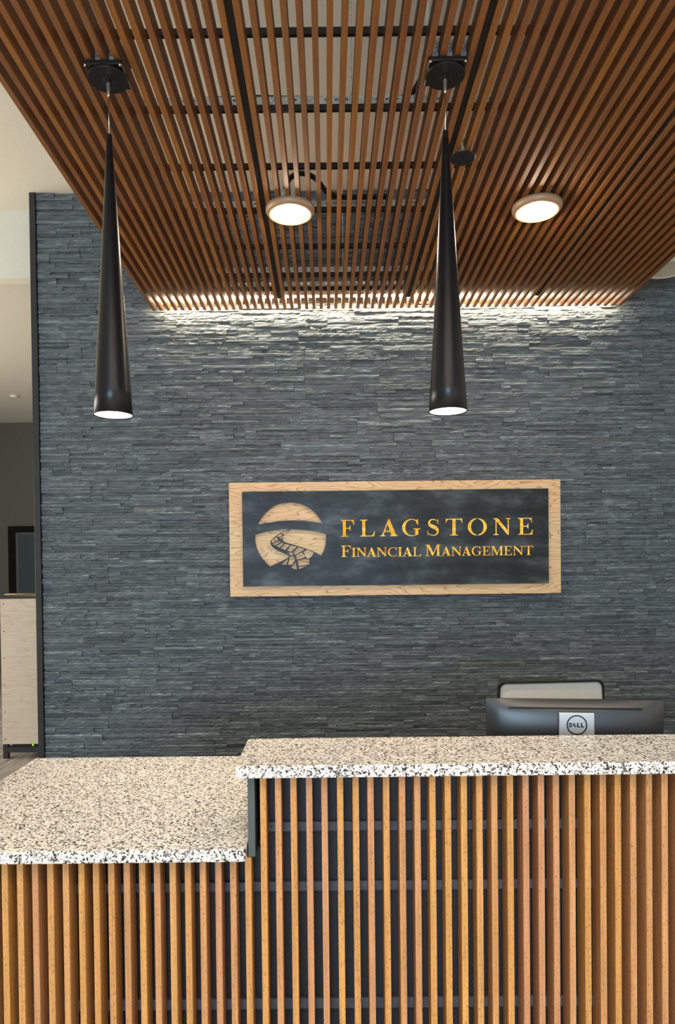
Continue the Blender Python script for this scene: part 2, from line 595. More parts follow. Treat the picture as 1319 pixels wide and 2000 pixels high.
stones = []
z = 0.0
row = 0
WX0, WX1 = -2.408, 3.596
while z < CEIL - 0.004:
    hs = [random.choice((0.016, 0.021, 0.023, 0.025, 0.028)) for _ in range(5)]
    f_ = 0.120 / sum(hs)
    hs = [h * f_ for h in hs]
    x = WX0
    edges = [x]
    x += random.uniform(0.15, 0.62)
    while x < WX1 - 0.12:
        edges.append(x)
        x += random.uniform(0.56, 0.66)
    edges.append(WX1)
    shift = random.choice((-0.1, 0.1))
    zc = z
    for ci, h in enumerate(hs):
        top = min(zc + h, CEIL - 0.002)
        if top - zc < 0.006:
            break
        off = shift if ci >= 3 else 0.0
        for a, b in zip(edges, edges[1:]):
            a2 = a if a == WX0 else a + off
            b2 = b if b == WX1 else b + off
            x = a2
            while x < b2 - 0.01:
                L = random.choice((0.10, 0.18, 0.28, 0.36, 0.5, 0.65)) * random.uniform(0.8, 1.2)
                e = x + L
                if b2 - e < 0.06:
                    e = b2
                stones.append((x + 0.0009, e - 0.0009, zc + 0.0007, top - 0.0007,
                               random.choice((0.004, 0.008, 0.010, 0.013, 0.016, 0.021)) + random.uniform(0, .003)))
                x = e
        zc += h
    z += 0.120
    row += 1


def in_view(s):
    x0, x1, z0, z1, p = s
    return 0.75 < z0 and z1 < 3.78 and x0 > -2.4 and x1 < 2.9 and not (x1 > -0.8 and x0 < 1.94 and z1 > 1.47 and z0 < 2.41) and not (x0 > -1.3 and z0 < 0.45)


cand = sorted((s for s in stones if in_view(s)), key=lambda s: -(s[1] - s[0]) * (s[3] - s[2]))[:300]
top300 = set(cand)
rest = Soup()
for s in stones:
    L = s[1] - s[0]
    if s in top300:
        S = Soup()
        c = Vector(((s[0] + s[1]) / 2, WALL, (s[2] + s[3]) / 2))
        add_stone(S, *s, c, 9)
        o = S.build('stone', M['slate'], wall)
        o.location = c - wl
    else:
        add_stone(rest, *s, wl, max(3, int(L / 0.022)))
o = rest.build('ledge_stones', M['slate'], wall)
o['kind'] = 'stuff'

# door on the far wall
dr = struct(boxobj('door_1', M['doorwood'], -5.49, -4.25, 11.98, 12.045, 0.0, 2.52, 0.004))
boxobj('door_leaf', M['darkmetal'], -0.475, 0.475, -0.06, -0.034, -1.25, 1.15, 0.003, parent=dr)
boxobj('glass_pane', M['doorglass'], -0.43, 0.43, -0.072, -0.062, -1.05, 1.11, 0.001, parent=dr)

# ---------------------------------------------------------------- slatted ceiling canopy
SZ0, SZ1 = 3.84, 3.925
SY0, SY1 = 0.9, 5.80
canopy = empty('slatted_canopy', (0.5, 3.4, SZ0))
tag(canopy, 'suspended canopy of parallel reddish brown wood slats hanging under the cream ceiling', 'ceiling canopy')
PITCH = 0.06025
slat = None
for k in range(65):
    xl = -1.425 + PITCH * k
    loc = (xl + 0.013 - 0.5, (SY0 + SY1) / 2 - 3.4, (SZ1 - SZ0) / 2)
    if slat is None:
        bm = bmesh.new()
        box(bm, -0.013, 0.013, -(SY1 - SY0) / 2, (SY1 - SY0) / 2, -(SZ1 - SZ0) / 2, (SZ1 - SZ0) / 2, 0.0012)
        slat = link('slat', bm, M['ceil_slat'], canopy, loc=loc)
    else:
        dup(slat, canopy, loc)
bar = None
for yb in (1.05, 1.54, 2.02, 2.505, 2.988, 3.471, 3.957, 4.428, 4.915, 5.377, 5.639):
    loc = (0.016, yb - 0.01 - 3.4, SZ1 - SZ0 + 0.0151)
    if bar is None:
        bm = bmesh.new()
        box(bm, -1.94, 1.94, -0.01, 0.01, -0.015, 0.015, 0.001)
        bar = link('cross_bar', bm, M['blackmatt'], canopy, loc=loc)
    else:
        dup(bar, canopy, loc)
strut = None
for yb in (3.471, 4.428, 5.377, 5.639):
    loc = (0.016, yb - 0.004 - 3.4, SZ1 - SZ0 + 0.0501)
    if strut is None:
        bm = bmesh.new()       # perforated channel: two lips and a web pierced by slots
        box(bm, -1.94, 1.94, -0.012, 0.03, 0.0175, 0.0195)
        box(bm, -1.94, 1.94, -0.012, 0.03, -0.0195, -0.0175)
        box(bm, -1.94, 1.94, -0.014, -0.012, 0.006, 0.0195)
        box(bm, -1.94, 1.94, -0.014, -0.012, -0.0195, -0.002)
        x = -1.94
        while x < 1.9:
            box(bm, x, x + 0.036, -0.014, -0.012, -0.002, 0.006)
            x += 0.05
        strut = link('strut_channel', bm, M['galv'], canopy, loc=loc)
    else:
        dup(strut, canopy, loc)
join = None
for k in (17, 34, 51):
    loc = (-1.425 + 0.026 + 0.017125 + PITCH * k - 0.5 - PITCH * 0, 0, 0.045)
    if join is None:
        bm = bmesh.new()
        box(bm, -0.0165, 0.0165, SY0 - 3.4, 5.62 - 3.4, -0.025, 0.0395, 0.001)
        join = link('joining_bar', bm, M['blackmatt'], canopy, loc=loc)
    else:
        dup(join, canopy, loc)
rod = None
for x in (-1.2, 0.15, 1.2, 2.2):
    for y in (2.03, 3.60, 5.52):
        loc = (x - 0.5, y - 3.4, 0)
        if rod is None:
            bm = bmesh.new()
            tube(bm, [(0, 0, 0.0851), (0, 0, CEIL - SZ0 - 0.001)], 0.004, 6)
            rod = link('hanger_rod', bm, M['galv'], canopy, loc=loc)
        else:
            dup(rod, canopy, loc)

# ---------------------------------------------------------------- LED strip over the canopy's wall end
led = empty('led_strip_light', (0.52, 5.792, 3.935))
tag(led, 'long glowing LED strip light between the wood slats and the stone wall', 'strip light')
boxobj('led_housing', M['galv'], -1.90, 1.90, -0.02, 0.022, 0.012, 0.045, 0.001, parent=led)
boxobj('led_lens', M['led'], -1.89, 1.89, -0.016, 0.018, 0.004, 0.0118, 0.0, parent=led)
bx = []
for s in (-1, 1):
    boxobj('end_bracket', M['darkmetal'], s * 1.91 - 0.008, s * 1.91 + 0.008, -0.03, 0.085, 0.0, 0.046, 0.001, parent=led)
ar = area('led_strip_glow', (0.52, 5.792, 3.936), (math.radians(-8), 0, 0), 3.78, 0.03, 92, (1.0, 0.85, 0.60))

# ---------------------------------------------------------------- pendants
def pendant(x, y, label):
    p = empty('pendant_lamp', (x, y, 2.352))
    tag(p, label, 'pendant light', 'black cone pendant lamps')
    R = 0.0835
    bm = bmesh.new()
    lathe(bm, [(0.0115, 1.212), (0.0125, 1.215), (0.0115, 1.218), (0.004, 1.219)], 40, cap1=True)
    prof = [(R - 0.003, 0.006), (R - 0.003, 0.0), (R, 0.0)]
    for i in range(1, 13):
        t = i / 12
        prof.append((R + (0.0115 - R) * (t ** 0.97), 1.212 * t))
    lathe(bm, prof, 56)
    bmesh.ops.remove_doubles(bm, verts=bm.verts, dist=1e-5)
    link('cone_shade', bm, M['blackgloss'], p, smooth=True)
    bm = bmesh.new()
    lathe(bm, [(R - 0.0035, 0.004), (R * 0.6, 0.0045), (R * 0.2, 0.005)], 48, cap1=True)
    link('lens', bm, M['lamp_p'], p)
    bm = bmesh.new()
    tube(bm, [(0, 0, 1.215), (0, 0, 1.42)], 0.0022, 8)
    link('cable', bm, M['steel'], p, smooth=True)
    bm = bmesh.new()
    lathe(bm, [(0.0032, 1.383), (0.0055, 1.39), (0.008, 1.412), (0.0095, 1.4395)], 24, cap0=True)
    link('cable_grip', bm, M['steel'], p, smooth=True)
    bm = bmesh.new()
    lathe(bm, [(0.012, 1.440), (0.018, 1.441), (0.019, 1.450), (0.026, 1.452), (0.0845, 1.4525), (0.086, 1.455), (0.086, 1.462), (0.083, 1.465)], 56, cap1=True)
    link('ceiling_plate', bm, M['black'], p)
    bm = bmesh.new()
    box(bm, -0.082, 0.082, -0.082, 0.080, 1.4655, 1.4855, 0.004)
    link('mounting_plate', bm, M['black'], p)
    bm = bmesh.new()
    box(bm, -0.088, 0.088, -0.035, 0.10, 1.5735, 1.62, 0.002)
    for k in range(65):
        gx = -1.425 + 0.026 + 0.017125 + 0.06025 * k - x
        if abs(gx) < 0.078:        # the box's cheeks reach down between the slats
            box(bm, gx - 0.0155, gx + 0.0155, -0.035, 0.10, 1.4885, 1.5735)
    jb = link('junction_box', bm, M['galv'], p)
    for kx in [g for g in (-1.381875 + 0.06025 * q - x for q in range(65)) if abs(g) < 0.078]:
        bm = bmesh.new()
        lathe(bm, [(0.011, 0.0), (0.0125, 0.0015), (0.014, 0.0)], 20)
        k = link('knockout', bm, M['steel'], jb)
        k.rotation_euler = (math.radians(90), 0, 0)
        k.location = (kx, -0.0365, 1.545)
    for sx in (-0.074, 0.074):
        bm = bmesh.new()
        bmesh.ops.create_uvsphere(bm, u_segments=10, v_segments=6, radius=0.006)
        link('screw', bm, M['steel'], p, smooth=True, loc=(sx, -0.078, 1.464))
    l = bpy.data.lights.new('pendant_beam', 'SPOT')
    l.energy = 75
    l.color = (1.0, 0.80, 0.56)
    l.spot_size = math.radians(125)
    l.spot_blend = 0.9
    l.shadow_soft_size = 0.06
    lo = bpy.data.objects.new('pendant_beam', l)
    COL.objects.link(lo)
    lo.location = (x, y, 2.347)
    return p


pendant(-0.930, 3.06, 'left pendant lamp, long black tapering cone on a thin steel cable')
pendant(0.536, 3.06, 'right pendant lamp, long black tapering cone hanging above the speckled high counter')


# ---------------------------------------------------------------- round downlights let into the slats
def downlight(x, y, label, flip):
    p = empty('downlight', (x, y, 3.80))
    tag(p, label, 'ceiling light', 'round downlights in the slat canopy')
    bm = bmesh.new()
    lathe(bm, [(0.114, 0.010), (0.116, 0.0), (0.124, -0.003), (0.138, 0.004), (0.147, 0.018), (0.147, 0.036), (0.14, 0.0395)], 56, cap1=True)
    link('bezel', bm, M['bronze'], p, smooth=True)
    bm = bmesh.new()
    lathe(bm, [(0.1145, 0.004), (0.105, -0.004), (0.07, -0.009), (0.03, -0.011)], 48, cap1=True)
    link('diffuser', bm, M['lamp'], p, smooth=True)
    bm = bmesh.new()
    box(bm, -0.062, 0.058, 0.03, 0.11, 0.1255, 0.172, 0.002)
    link('junction_box', bm, M['galv'], p)
    bm = bmesh.new()
    s = flip
    tube(bm, [(-0.03 * s, 0.10, 0.173), (-0.03 * s, 0.09, 0.21), (0.0, 0.08, 0.265), (0.07 * s, 0.07, 0.285), (0.15 * s, 0.08, 0.26),
              (0.22 * s, 0.12, 0.20), (0.29 * s, 0.16, 0.193), (0.37 * s, 0.17, 0.193), (0.60 * s, 0.17, 0.193)], 0.0155, 10, 0.13, 0.006)
    link('flexible_conduit', bm, M['blackmatt'], p)
    l = bpy.data.lights.new('downlight_beam', 'AREA')
    l.shape = 'DISK'; l.size = 0.2; l.energy = 16; l.color = (1.0, 0.86, 0.66)
    lo = bpy.data.objects.new('downlight_beam', l); COL.objects.link(lo); lo.location = (x, y, 3.785)
    l = bpy.data.lights.new('slat_bloom_fill', 'POINT')  # extra point light added to brighten the nearby slats like bloom
    l.shadow_soft_size = 0.02; l.energy = 6.0; l.color = (1.0, 0.82, 0.62)
    lo = bpy.data.objects.new('slat_bloom_fill', l); COL.objects.link(lo); lo.location = (x, y, 3.755)
    return p


downlight(-0.199, 4.20, 'left round downlight, nearly under the arched black conduit above the slats', 1)
downlight(1.279, 4.20, 'right round downlight glowing among the slats right of both pendants', -1)

# flexible conduits tied to the canopy's channels
def conduit(pts):
    bm = bmesh.new()
    org = Vector(pts[0])
    tube(bm, [Vector(p) - org for p in pts], 0.014, 10, 0.13, 0.006)
    link('flexible_conduit', bm, M['blackmatt'], canopy, loc=org - canopy.location)


conduit([(-1.0, 3.50, 4.012), (-0.75, 3.505, 4.012), (-0.55, 3.50, 4.012), (-0.42, 3.50, 4.018), (-0.30, 3.51, 4.026), (-0.18, 3.51, 4.02), (-0.09, 3.50, 4.012), (-0.02, 3.505, 4.012)])
conduit([(0.36, 3.505, 4.012), (0.44, 3.50, 4.03), (0.50, 3.42, 4.08), (0.545, 3.30, 4.10), (0.56, 3.22, 4.06), (0.56, 3.16, 4.02)])

bm = bmesh.new()
tube(bm, [(0, 0, 0), (0, 0, CEIL - 4.004)], 0.013, 12)
tag(link('white_pipe', bm, M['pvc'], None, True, loc=(0.480, 3.20, 4.003)), 'thin white pipe rising to the ceiling above the right pendant', 'pipe')

# sprung sprinkler cover right of the second pendant
sp = empty('sprinkler_cover', (0.727, 3.655, 3.80))
tag(sp, 'small black disc on a steel spring hanging beside the right pendant', 'sprinkler')
bm = bmesh.new()
lathe(bm, [(0.001, 0.0), (0.064, 0.0), (0.067, 0.003), (0.064, 0.006), (0.02, 0.012), (0.018, 0.014)], 40, cap0=True, cap1=True)
link('disc', bm, M['black'], sp)
bm = bmesh.new()
pts = []
for i in range(10 * 12 + 1):
    a = i / 12 * 2 * math.pi
    t = i / 120
    r = 0.0155 - 0.004 * t
    pts.append((r * math.cos(a), r * math.sin(a), 0.016 + 0.075 * t))
tube(bm, pts, 0.0017, 5)
link('spring', bm, M['steel'], sp)
bm = bmesh.new()
tube(bm, [(0, 0, 0.013), (0, 0, CEIL - 3.801)], 0.006, 10)
link('stem', bm, M['galv'], sp, True)

# cream drum on the right
dm = empty('drum_fixture', (2.64, 5.38, 3.95))
tag(dm, 'round cream drum fixture hanging beyond the right edge of the slat canopy', 'ceiling fixture')
bm = bmesh.new()
lathe(bm, [(0.15, 0.012), (0.155, 0.0), (0.162, 0.0), (0.165, 0.004), (0.165, 0.30), (0.155, 0.306)], 56, cap1=True)
link('drum_shell', bm, M['shade'], dm, True)
bm = bmesh.new()
lathe(bm, [(0.151, 0.009), (0.02, 0.011)], 48, cap1=True)
link('diffuser', bm, M['shade'], dm)
bm = bmesh.new()
tube(bm, [(0, 0, 0.306), (0, 0, CEIL - 3.951)], 0.012, 10)
link('stem', bm, M['pvc'], dm, True)

# detector on the lower ceiling at the left
bm = bmesh.new()
lathe(bm, [(0.03, -0.03), (0.055, -0.022), (0.062, -0.001)], 24, cap0=True, cap1=True)
tag(link('detector', bm, M['pvc'], None, True, loc=(-4.57, 10.26, LOWC)), 'small round white detector on the tan ceiling at far left', 'detector')

# ---------------------------------------------------------------- sign
SGX0, SGX1, SGZ0, SGZ1 = -0.812, 1.946, 1.464, 2.412
sg = empty('wall_sign', (0.567, 5.84, SGZ0))
tag(sg, 'company sign of blackened steel with glowing cut-out letters on pale ash boards', 'sign')
def sx(v): return v - 0.567
def sz(v): return v - SGZ0
zs = [SGZ0, 1.770, 2.092, SGZ1]
for a, b in zip(zs, zs[1:]):
    boxobj('plank', M['ash'], sx(SGX0), sx(SGX1), -0.04, -0.006, sz(a) + 0.0004, sz(b) - 0.0004, 0.0012, parent=sg)
for x in (-1.1, 0, 1.1):
    boxobj('batten', M['darkmetal'], x - 0.04, x + 0.04, -0.0058, 0.062 - 0.026, 0.06, 0.88, parent=sg)
for x in (sx(-0.66), sx(1.80)):
    for z_ in (0.125, 0.83):
        bm = bmesh.new()
        lathe(bm, [(0.008, 0), (0.008, 0.0195)], 12, cap0=True, cap1=True)
        o = link('standoff', bm, M['darkmetal'], sg)
        o.rotation_euler = (math.radians(90), 0, 0)
        o.location = (x, -0.0402, z_)

# --- serif capitals drawn as outlines (cap height 1, origin at the baseline left)
T, Hn, SF = 0.175, 0.05, 0.035


def g_I():
    w = 0.42; a = (w - T) / 2
    return w, [[(0, 0), (w, 0), (w, SF), (a + T, 0.07), (a + T, 0.93), (w, 1 - SF), (w, 1), (0, 1), (0, 1 - SF), (a, 0.93), (a, 0.07), (0, SF)]]


def g_L():
    a = 0.12
    return 0.84, [[(0, 0), (0.80, 0), (0.84, 0.30), (0.80, 0.30), (0.72, 0.12), (0.62, Hn), (a + T, Hn), (a + T, 0.93), (0.42, 1 - SF), (0.42, 1), (0, 1), (0, 1 - SF), (a, 0.93), (a, 0.07), (0, SF)]]


def g_F():
    a = 0.12
    return 0.78, [[(0, 0), (0.45, 0), (0.45, SF), (a + T, 0.07), (a + T, 0.47), (0.48, 0.47), (0.54, 0.36), (0.57, 0.36), (0.57, 0.66), (0.54, 0.66), (0.48, 0.53),
                   (a + T, 0.53), (a + T, 1 - Hn), (0.60, 1 - Hn), (0.71, 0.86), (0.75, 0.72), (0.78, 0.72), (0.77, 1), (0, 1), (0, 1 - SF), (a, 0.93), (a, 0.07), (0, SF)]]


def g_E():
    a = 0.12
    return 0.84, [[(0, 0), (0.80, 0), (0.84, 0.30), (0.80, 0.30), (0.74, 0.14), (0.64, Hn), (a + T, Hn), (a + T, 0.47), (0.50, 0.47), (0.56, 0.36), (0.59, 0.36), (0.59, 0.66), (0.56, 0.66), (0.50, 0.53),
                   (a + T, 0.53), (a + T, 1 - Hn), (0.62, 1 - Hn), (0.72, 0.87), (0.75, 0.73), (0.78, 0.73), (0.77, 1), (0, 1), (0, 1 - SF), (a, 0.93), (a, 0.07), (0, SF)]]


def g_T():
    w = 0.88; a = (w - T) / 2
    return w, [[(a - 0.12, 0), (a + T + 0.12, 0), (a + T + 0.12, SF), (a + T, 0.07), (a + T, 1 - Hn), (0.74, 1 - Hn), (0.83, 0.86), (0.85, 0.73), (0.88, 0.73), (0.87, 1), (0.01, 1), (0, 0.73), (0.03, 0.73),
                (0.05, 0.86), (0.14, 1 - Hn), (a, 1 - Hn), (a, 0.07), (a - 0.12, SF)]]


def g_A():
    return 0.96, [[(0, 0), (0.32, 0), (0.32, SF), (0.20, 0.06), (0.27, 0.27), (0.555, 0.27), (0.625, 0.06), (0.54, SF), (0.54, 0), (0.96, 0), (0.96, SF), (0.87, 0.06), (0.52, 1.02), (0.46, 1.02), (0.12, 0.06), (0, SF)],
                  [(0.29, 0.33), (0.42, 0.73), (0.535, 0.33)]]


def g_N():
    return 0.98, [[(0, 0), (0.30, 0), (0.30, SF), (0.19, 0.07), (0.19, 0.80), (0.80, 0), (0.87, 0), (0.87, 0.93), (0.98, 1 - SF), (0.98, 1), (0.68, 1), (0.68, 1 - SF), (0.80, 0.93), (0.80, 0.28), (0.26, 1), (0, 1),
                   (0, 1 - SF), (0.12, 0.90), (0.12, 0.07), (0, SF)]]


def g_M():
    return 1.22, [[(0, 0), (0.30, 0), (0.30, SF), (0.19, 0.07), (0.19, 0.82), (0.54, 0), (0.59, 0), (0.93, 0.82), (0.93, 0.07), (0.82, SF), (0.82, 0), (1.22, 0), (1.22, SF), (1.10, 0.07), (1.10, 0.93), (1.22, 1 - SF), (1.22, 1),
                   (0.93, 1), (0.63, 0.27), (0.32, 1), (0, 1), (0, 1 - SF), (0.12, 0.93), (0.12, 0.07), (0, SF)]]


def arc(cx, cy, rx, ry, a0, a1, n=22):
    return [(cx + rx * math.cos(math.radians(a0 + (a1 - a0) * i / n)), cy + ry * math.sin(math.radians(a0 + (a1 - a0) * i / n))) for i in range(n + 1)]


def g_O():
    c = 0.5
    L = arc(c, 0.5, 0.5, 0.515, 94, 266) + arc(c + 0.0, 0.5, 0.32, 0.465, 264, 96)
    R_ = arc(c, 0.5, 0.5, 0.515, -86, 86) + arc(c - 0.0, 0.5, 0.32, 0.465, 84, -84)
    return 1.0, [L, R_]


def g_C():
    o = arc(0.5, 0.5, 0.5, 0.515, 58, 312, 30)
    i = arc(0.53, 0.5, 0.36, 0.465, 312, 58, 30)
    return 0.88, [o + [(0.87, 0.20), (0.84, 0.21)] + i + [(0.80, 0.66), (0.835, 0.66), (0.83, 1.0), (0.80, 1.0)]]


def g_G():
    o = arc(0.5, 0.5, 0.5, 0.515, 58, 296, 30)
    i = arc(0.53, 0.5, 0.36, 0.465, 292, 58, 30)
    return 0.98, [o + [(0.86, 0.07), (0.86, 0.38), (0.98, 0.415), (0.98, 0.45), (0.58, 0.45), (0.58, 0.415), (0.70, 0.38), (0.70, 0.08)] + i + [(0.82, 0.66), (0.855, 0.66), (0.85, 1.0), (0.82, 1.0)]]


def g_S():
    def bez(p, n=10):
        r = []
        for i in range(n + 1):
            t = i / n
            r.append(tuple((1 - t) ** 3 * p[0][k] + 3 * (1 - t) ** 2 * t * p[1][k] + 3 * (1 - t) * t * t * p[2][k] + t ** 3 * p[3][k] for k in (0, 1)))
        return r
    sp_ = bez([(0.56, 0.86), (0.46, 1.02), (0.10, 1.03), (0.11, 0.75)]) + bez([(0.11, 0.75), (0.12, 0.52), (0.58, 0.54), (0.59, 0.27)])[1:] + bez([(0.59, 0.27), (0.60, -0.04), (0.18, -0.03), (0.07, 0.15)])[1:]
    n = len(sp_)
    wd = []
    for i in range(n):
        t = i / (n - 1)
        wd.append(0.022 + 0.085 * math.exp(-((t - 0.5) / 0.20) ** 2))
    lft, rgt = [], []
    for i, (x, y) in enumerate(sp_):
        a = sp_[max(0, i - 1)]; b = sp_[min(n - 1, i + 1)]
        dx, dy = b[0] - a[0], b[1] - a[1]
        l = math.hypot(dx, dy)
        nx_, ny_ = -dy / l, dx / l
        lft.append((x + nx_ * wd[i], y + ny_ * wd[i])); rgt.append((x - nx_ * wd[i], y - ny_ * wd[i]))
    return 0.68, [rgt + [(0.055, 0.02), (0.02, 0.02), (0.01, 0.32), (0.045, 0.32)] + list(reversed(lft)) + [(0.585, 0.98), (0.62, 0.98), (0.62, 0.70), (0.59, 0.70)]]


G = dict(I=g_I, L=g_L, F=g_F, E=g_E, T=g_T, A=g_A, N=g_N, M=g_M, O=g_O, C=g_C, G=g_G, S=g_S)
# letter boxes measured on the sign in metres
TXL, TXR = 0.112, 1.709         # left edge of F, right edge of E


def tx(v):                       # sign ruler: 72..1130 -> metres
    return TXL + (v - 72) / (1130 - 72) * (TXR - TXL)


BASE1, CAP1 = 1.953, 0.139
BASE2, CAPB, CAPS = 1.785, 0.094, 0.075
letters = []


def put(ch, x0, x1, zb, h):
    w, pl = G[ch]()
    X0, X1 = tx(x0), tx(x1)
    for p in pl:
        letters.append([(sx(X0 + u / w * (X1 - X0)), sz(zb + v * h)) for u, v in p])


for ch, a, b in (('F', 74, 147), ('L', 180, 262), ('A', 288, 387), ('G', 411, 512), ('S', 549, 615), ('T', 650, 742), ('O', 771, 877), ('N', 912, 1008), ('E', 1047, 1130)):
    put(ch, a, b, BASE1, CAP1)
put('F', 75, 128, BASE2, CAPB)
for ch, a, b in (('I', 132, 156), ('N', 159, 214), ('A', 215, 268), ('N', 270, 326), ('C', 331, 382), ('I', 386, 410), ('A', 412, 466), ('L', 469, 514)):
    put(ch, a, b, BASE2, CAPS)
put('M', 538, 622, BASE2, CAPB)
for ch, a, b in (('A', 625, 678), ('N', 680, 736), ('A', 737, 789), ('G', 792, 847), ('E', 851, 895), ('M', 898, 966), ('E', 970, 1014), ('N', 1018, 1076), ('T', 1080, 1130)):
    put(ch, a, b, BASE2, CAPS)

# --- emblem: disc with a flagstone path, cut out of the plate
EM = [
    [(285, 392), (297, 370), (315, 343), (340, 313), (370, 283), (400, 262), (430, 247), (460, 239), (490, 235), (525, 233), (560, 235), (595, 242), (630, 255), (665, 274), (695, 297), (722, 325), (745, 357), (762, 390),
     (725, 382), (680, 374), (620, 367), (560, 365), (500, 366), (440, 370), (380, 378), (330, 384)],
    [(265, 468), (300, 457), (350, 446), (400, 438), (455, 431), (515, 429), (500, 434), (450, 457), (405, 488), (381, 512), (377, 530), (385, 550), (408, 572), (440, 590), (480, 608), (512, 625), (515, 632), (498, 645), (440, 672), (375, 702),
     (345, 676), (317, 643), (292, 603), (275, 560), (266, 515)],
    [(532, 429), (600, 433), (660, 439), (720, 449), (787, 467), (789, 500), (783, 550), (770, 590), (750, 625), (705, 600), (650, 577), (600, 560), (550, 545), (500, 530), (474, 518), (464, 502), (466, 484), (490, 462)],
    [(457, 457), (505, 435), (516, 436), (484, 467), (474, 464)],
    [(424, 481), (453, 461), (470, 470), (441, 487)],
    [(441, 492), (466, 476), (463, 490), (456, 504)],
    [(407, 491), (420, 485), (437, 508), (416, 520)],
    [(386, 513), (403, 495), (412, 521), (390, 531)],
    [(392, 538), (440, 515), (458, 519), (417, 546)],
    [(421, 552), (461, 527), (478, 534), (446, 565)],
    [(452, 569), (484, 537), (522, 546), (487, 580)],
    [(497, 587), (528, 549), (572, 560), (530, 594)],
    [(543, 598), (584, 564), (628, 578), (608, 591), (560, 616)],
    [(619, 598), (650, 582), (697, 604), (682, 630), (656, 650), (636, 634)],
    [(566, 621), (608, 601), (630, 626), (625, 640), (570, 654)],
    [(513, 601), (535, 600), (549, 619), (521, 623)],
    [(520, 631), (551, 631), (558, 654), (534, 691), (503, 691), (512, 660)],
    [(454, 689), (507, 645), (494, 691)],
    [(577, 662), (632, 648), (663, 656), (663, 690), (582, 702)],
    [(529, 709), (545, 690), (562, 674), (572, 725), (546, 722)],
    [(581, 710), (648, 698), (586, 725)],
]
EMX, EMZ, EMS = -0.302, 1.963, 5.77 / 1360 / 3.769
emblem = [[(sx(EMX + (x - 527) * EMS), sz(EMZ - (y - 480) * EMS)) for x, y in p] for p in EM]
PX0, PX1, PZ0, PZ1 = sx(-0.700), sx(1.838), sz(1.549), sz(2.334)
plate_poly = [(PX0, PZ0), (PX1, PZ0), (PX1, PZ1), (PX0, PZ1)]
outline_solid('steel_plate', [plate_poly] + letters + emblem, 0.005, M['patina'], sg, (0, -0.0625, 0))
boxobj('lit_wood_panel', M['amber'], sx(0.07), sx(1.75), -0.052, -0.046, sz(1.765), sz(2.125), 0, parent=sg)  # added emissive panel, amber light on the boards painted as glow

# ---------------------------------------------------------------- reception counter
rc = empty('reception_counter', (0.45, 2.35, 0.0))
tag(rc, 'reception counter front of upright orange-brown wood slats over charcoal panels', 'reception counter')
OX, OY = 0.45, 2.35
def cb(name, m, x0, x1, y0, y1, z0, z1, bevel=0.0):
    return boxobj(name, m, x0 - OX, x1 - OX, y0 - OY, y1 - OY, z0, z1, bevel, parent=rc)
HX1 = 2.30
def vslat(x, top, proto):
    z0 = 0.06
    if proto is None:
        bm = bmesh.new()
        box(bm, -0.0097, 0.0097, -0.035, 0.035, -(top - z0) / 2, (top - z0) / 2, 0.0011)
        return link('slat', bm, M['counter_slat'], rc, loc=(x - OX, 2.165 - OY, (top + z0) / 2))
    return dup(proto, rc, (x - OX, 2.165 - OY, (top + z0) / 2))
proto = None
for k in range(0, 53):
    x = -0.216 + 0.0097 + 0.0475 * k + random.uniform(-.0012, .0012)
    if x > HX1 - 0.03: break
    o = vslat(x, 1.030, proto)
    proto = proto or o
proto = None
for k in range(1, 25):
    x = -0.216 + 0.0097 - 0.0469 * k + random.uniform(-.0012, .0012)
    if x < -1.31: break
    o = vslat(x, 0.779, proto)
    proto = proto or o
cb('front_panel', M['panel'], -0.222, HX1, 2.2155, 2.235, 0.05, 1.031)
cb('front_panel', M['panel'], -1.32, -0.222, 2.2155, 2.235, 0.05, 0.781)
cb('rail', M['rail'], -0.224, HX1, 2.2003, 2.2152, 0.832, 0.862, 0.001)
for a, b in ((0.641, 0.671), (0.263, 0.296)):
    cb('rail', M['rail'], -1.31, HX1, 2.2003, 2.2152, a, b, 0.001)
for x in (-0.187, 0.335, 0.81):
    bm = bmesh.new()
    lathe(bm, [(0.0035, 0), (0.003, 0.0015)], 10, cap1=True)
    o = link('screw', bm, M['black'], rc)
    o.rotation_euler = (math.radians(90), 0, 0)
    o.location = (x - OX, 2.2002 - OY, 0.847)
e1 = cb('end_panel', M['endpanel'], -0.253, -0.231, 2.128, 2.44, 0.7815, 1.031, 0.001)
e1['label'] = 'grey-green end panel where the counter steps up'
cb('side_panel', M['panel'], HX1 - 0.02, HX1, 2.236, 2.44, 0.0, 1.031)
cb('side_panel', M['panel'], -1.32, -1.30, 2.236, 3.14, 0.0, 0.781)
cb('side_panel', M['panel'], -0.30, -0.28, 2.236, 3.14, 0.0, 0.781)
cb('rear_panel', M['panel'], -0.22, HX1 - 0.021, 2.42, 2.44, 0.0, 1.031)
cb('toe_kick', M['black'], -1.32, HX1, 2.25, 2.27, 0.0, 0.0495)


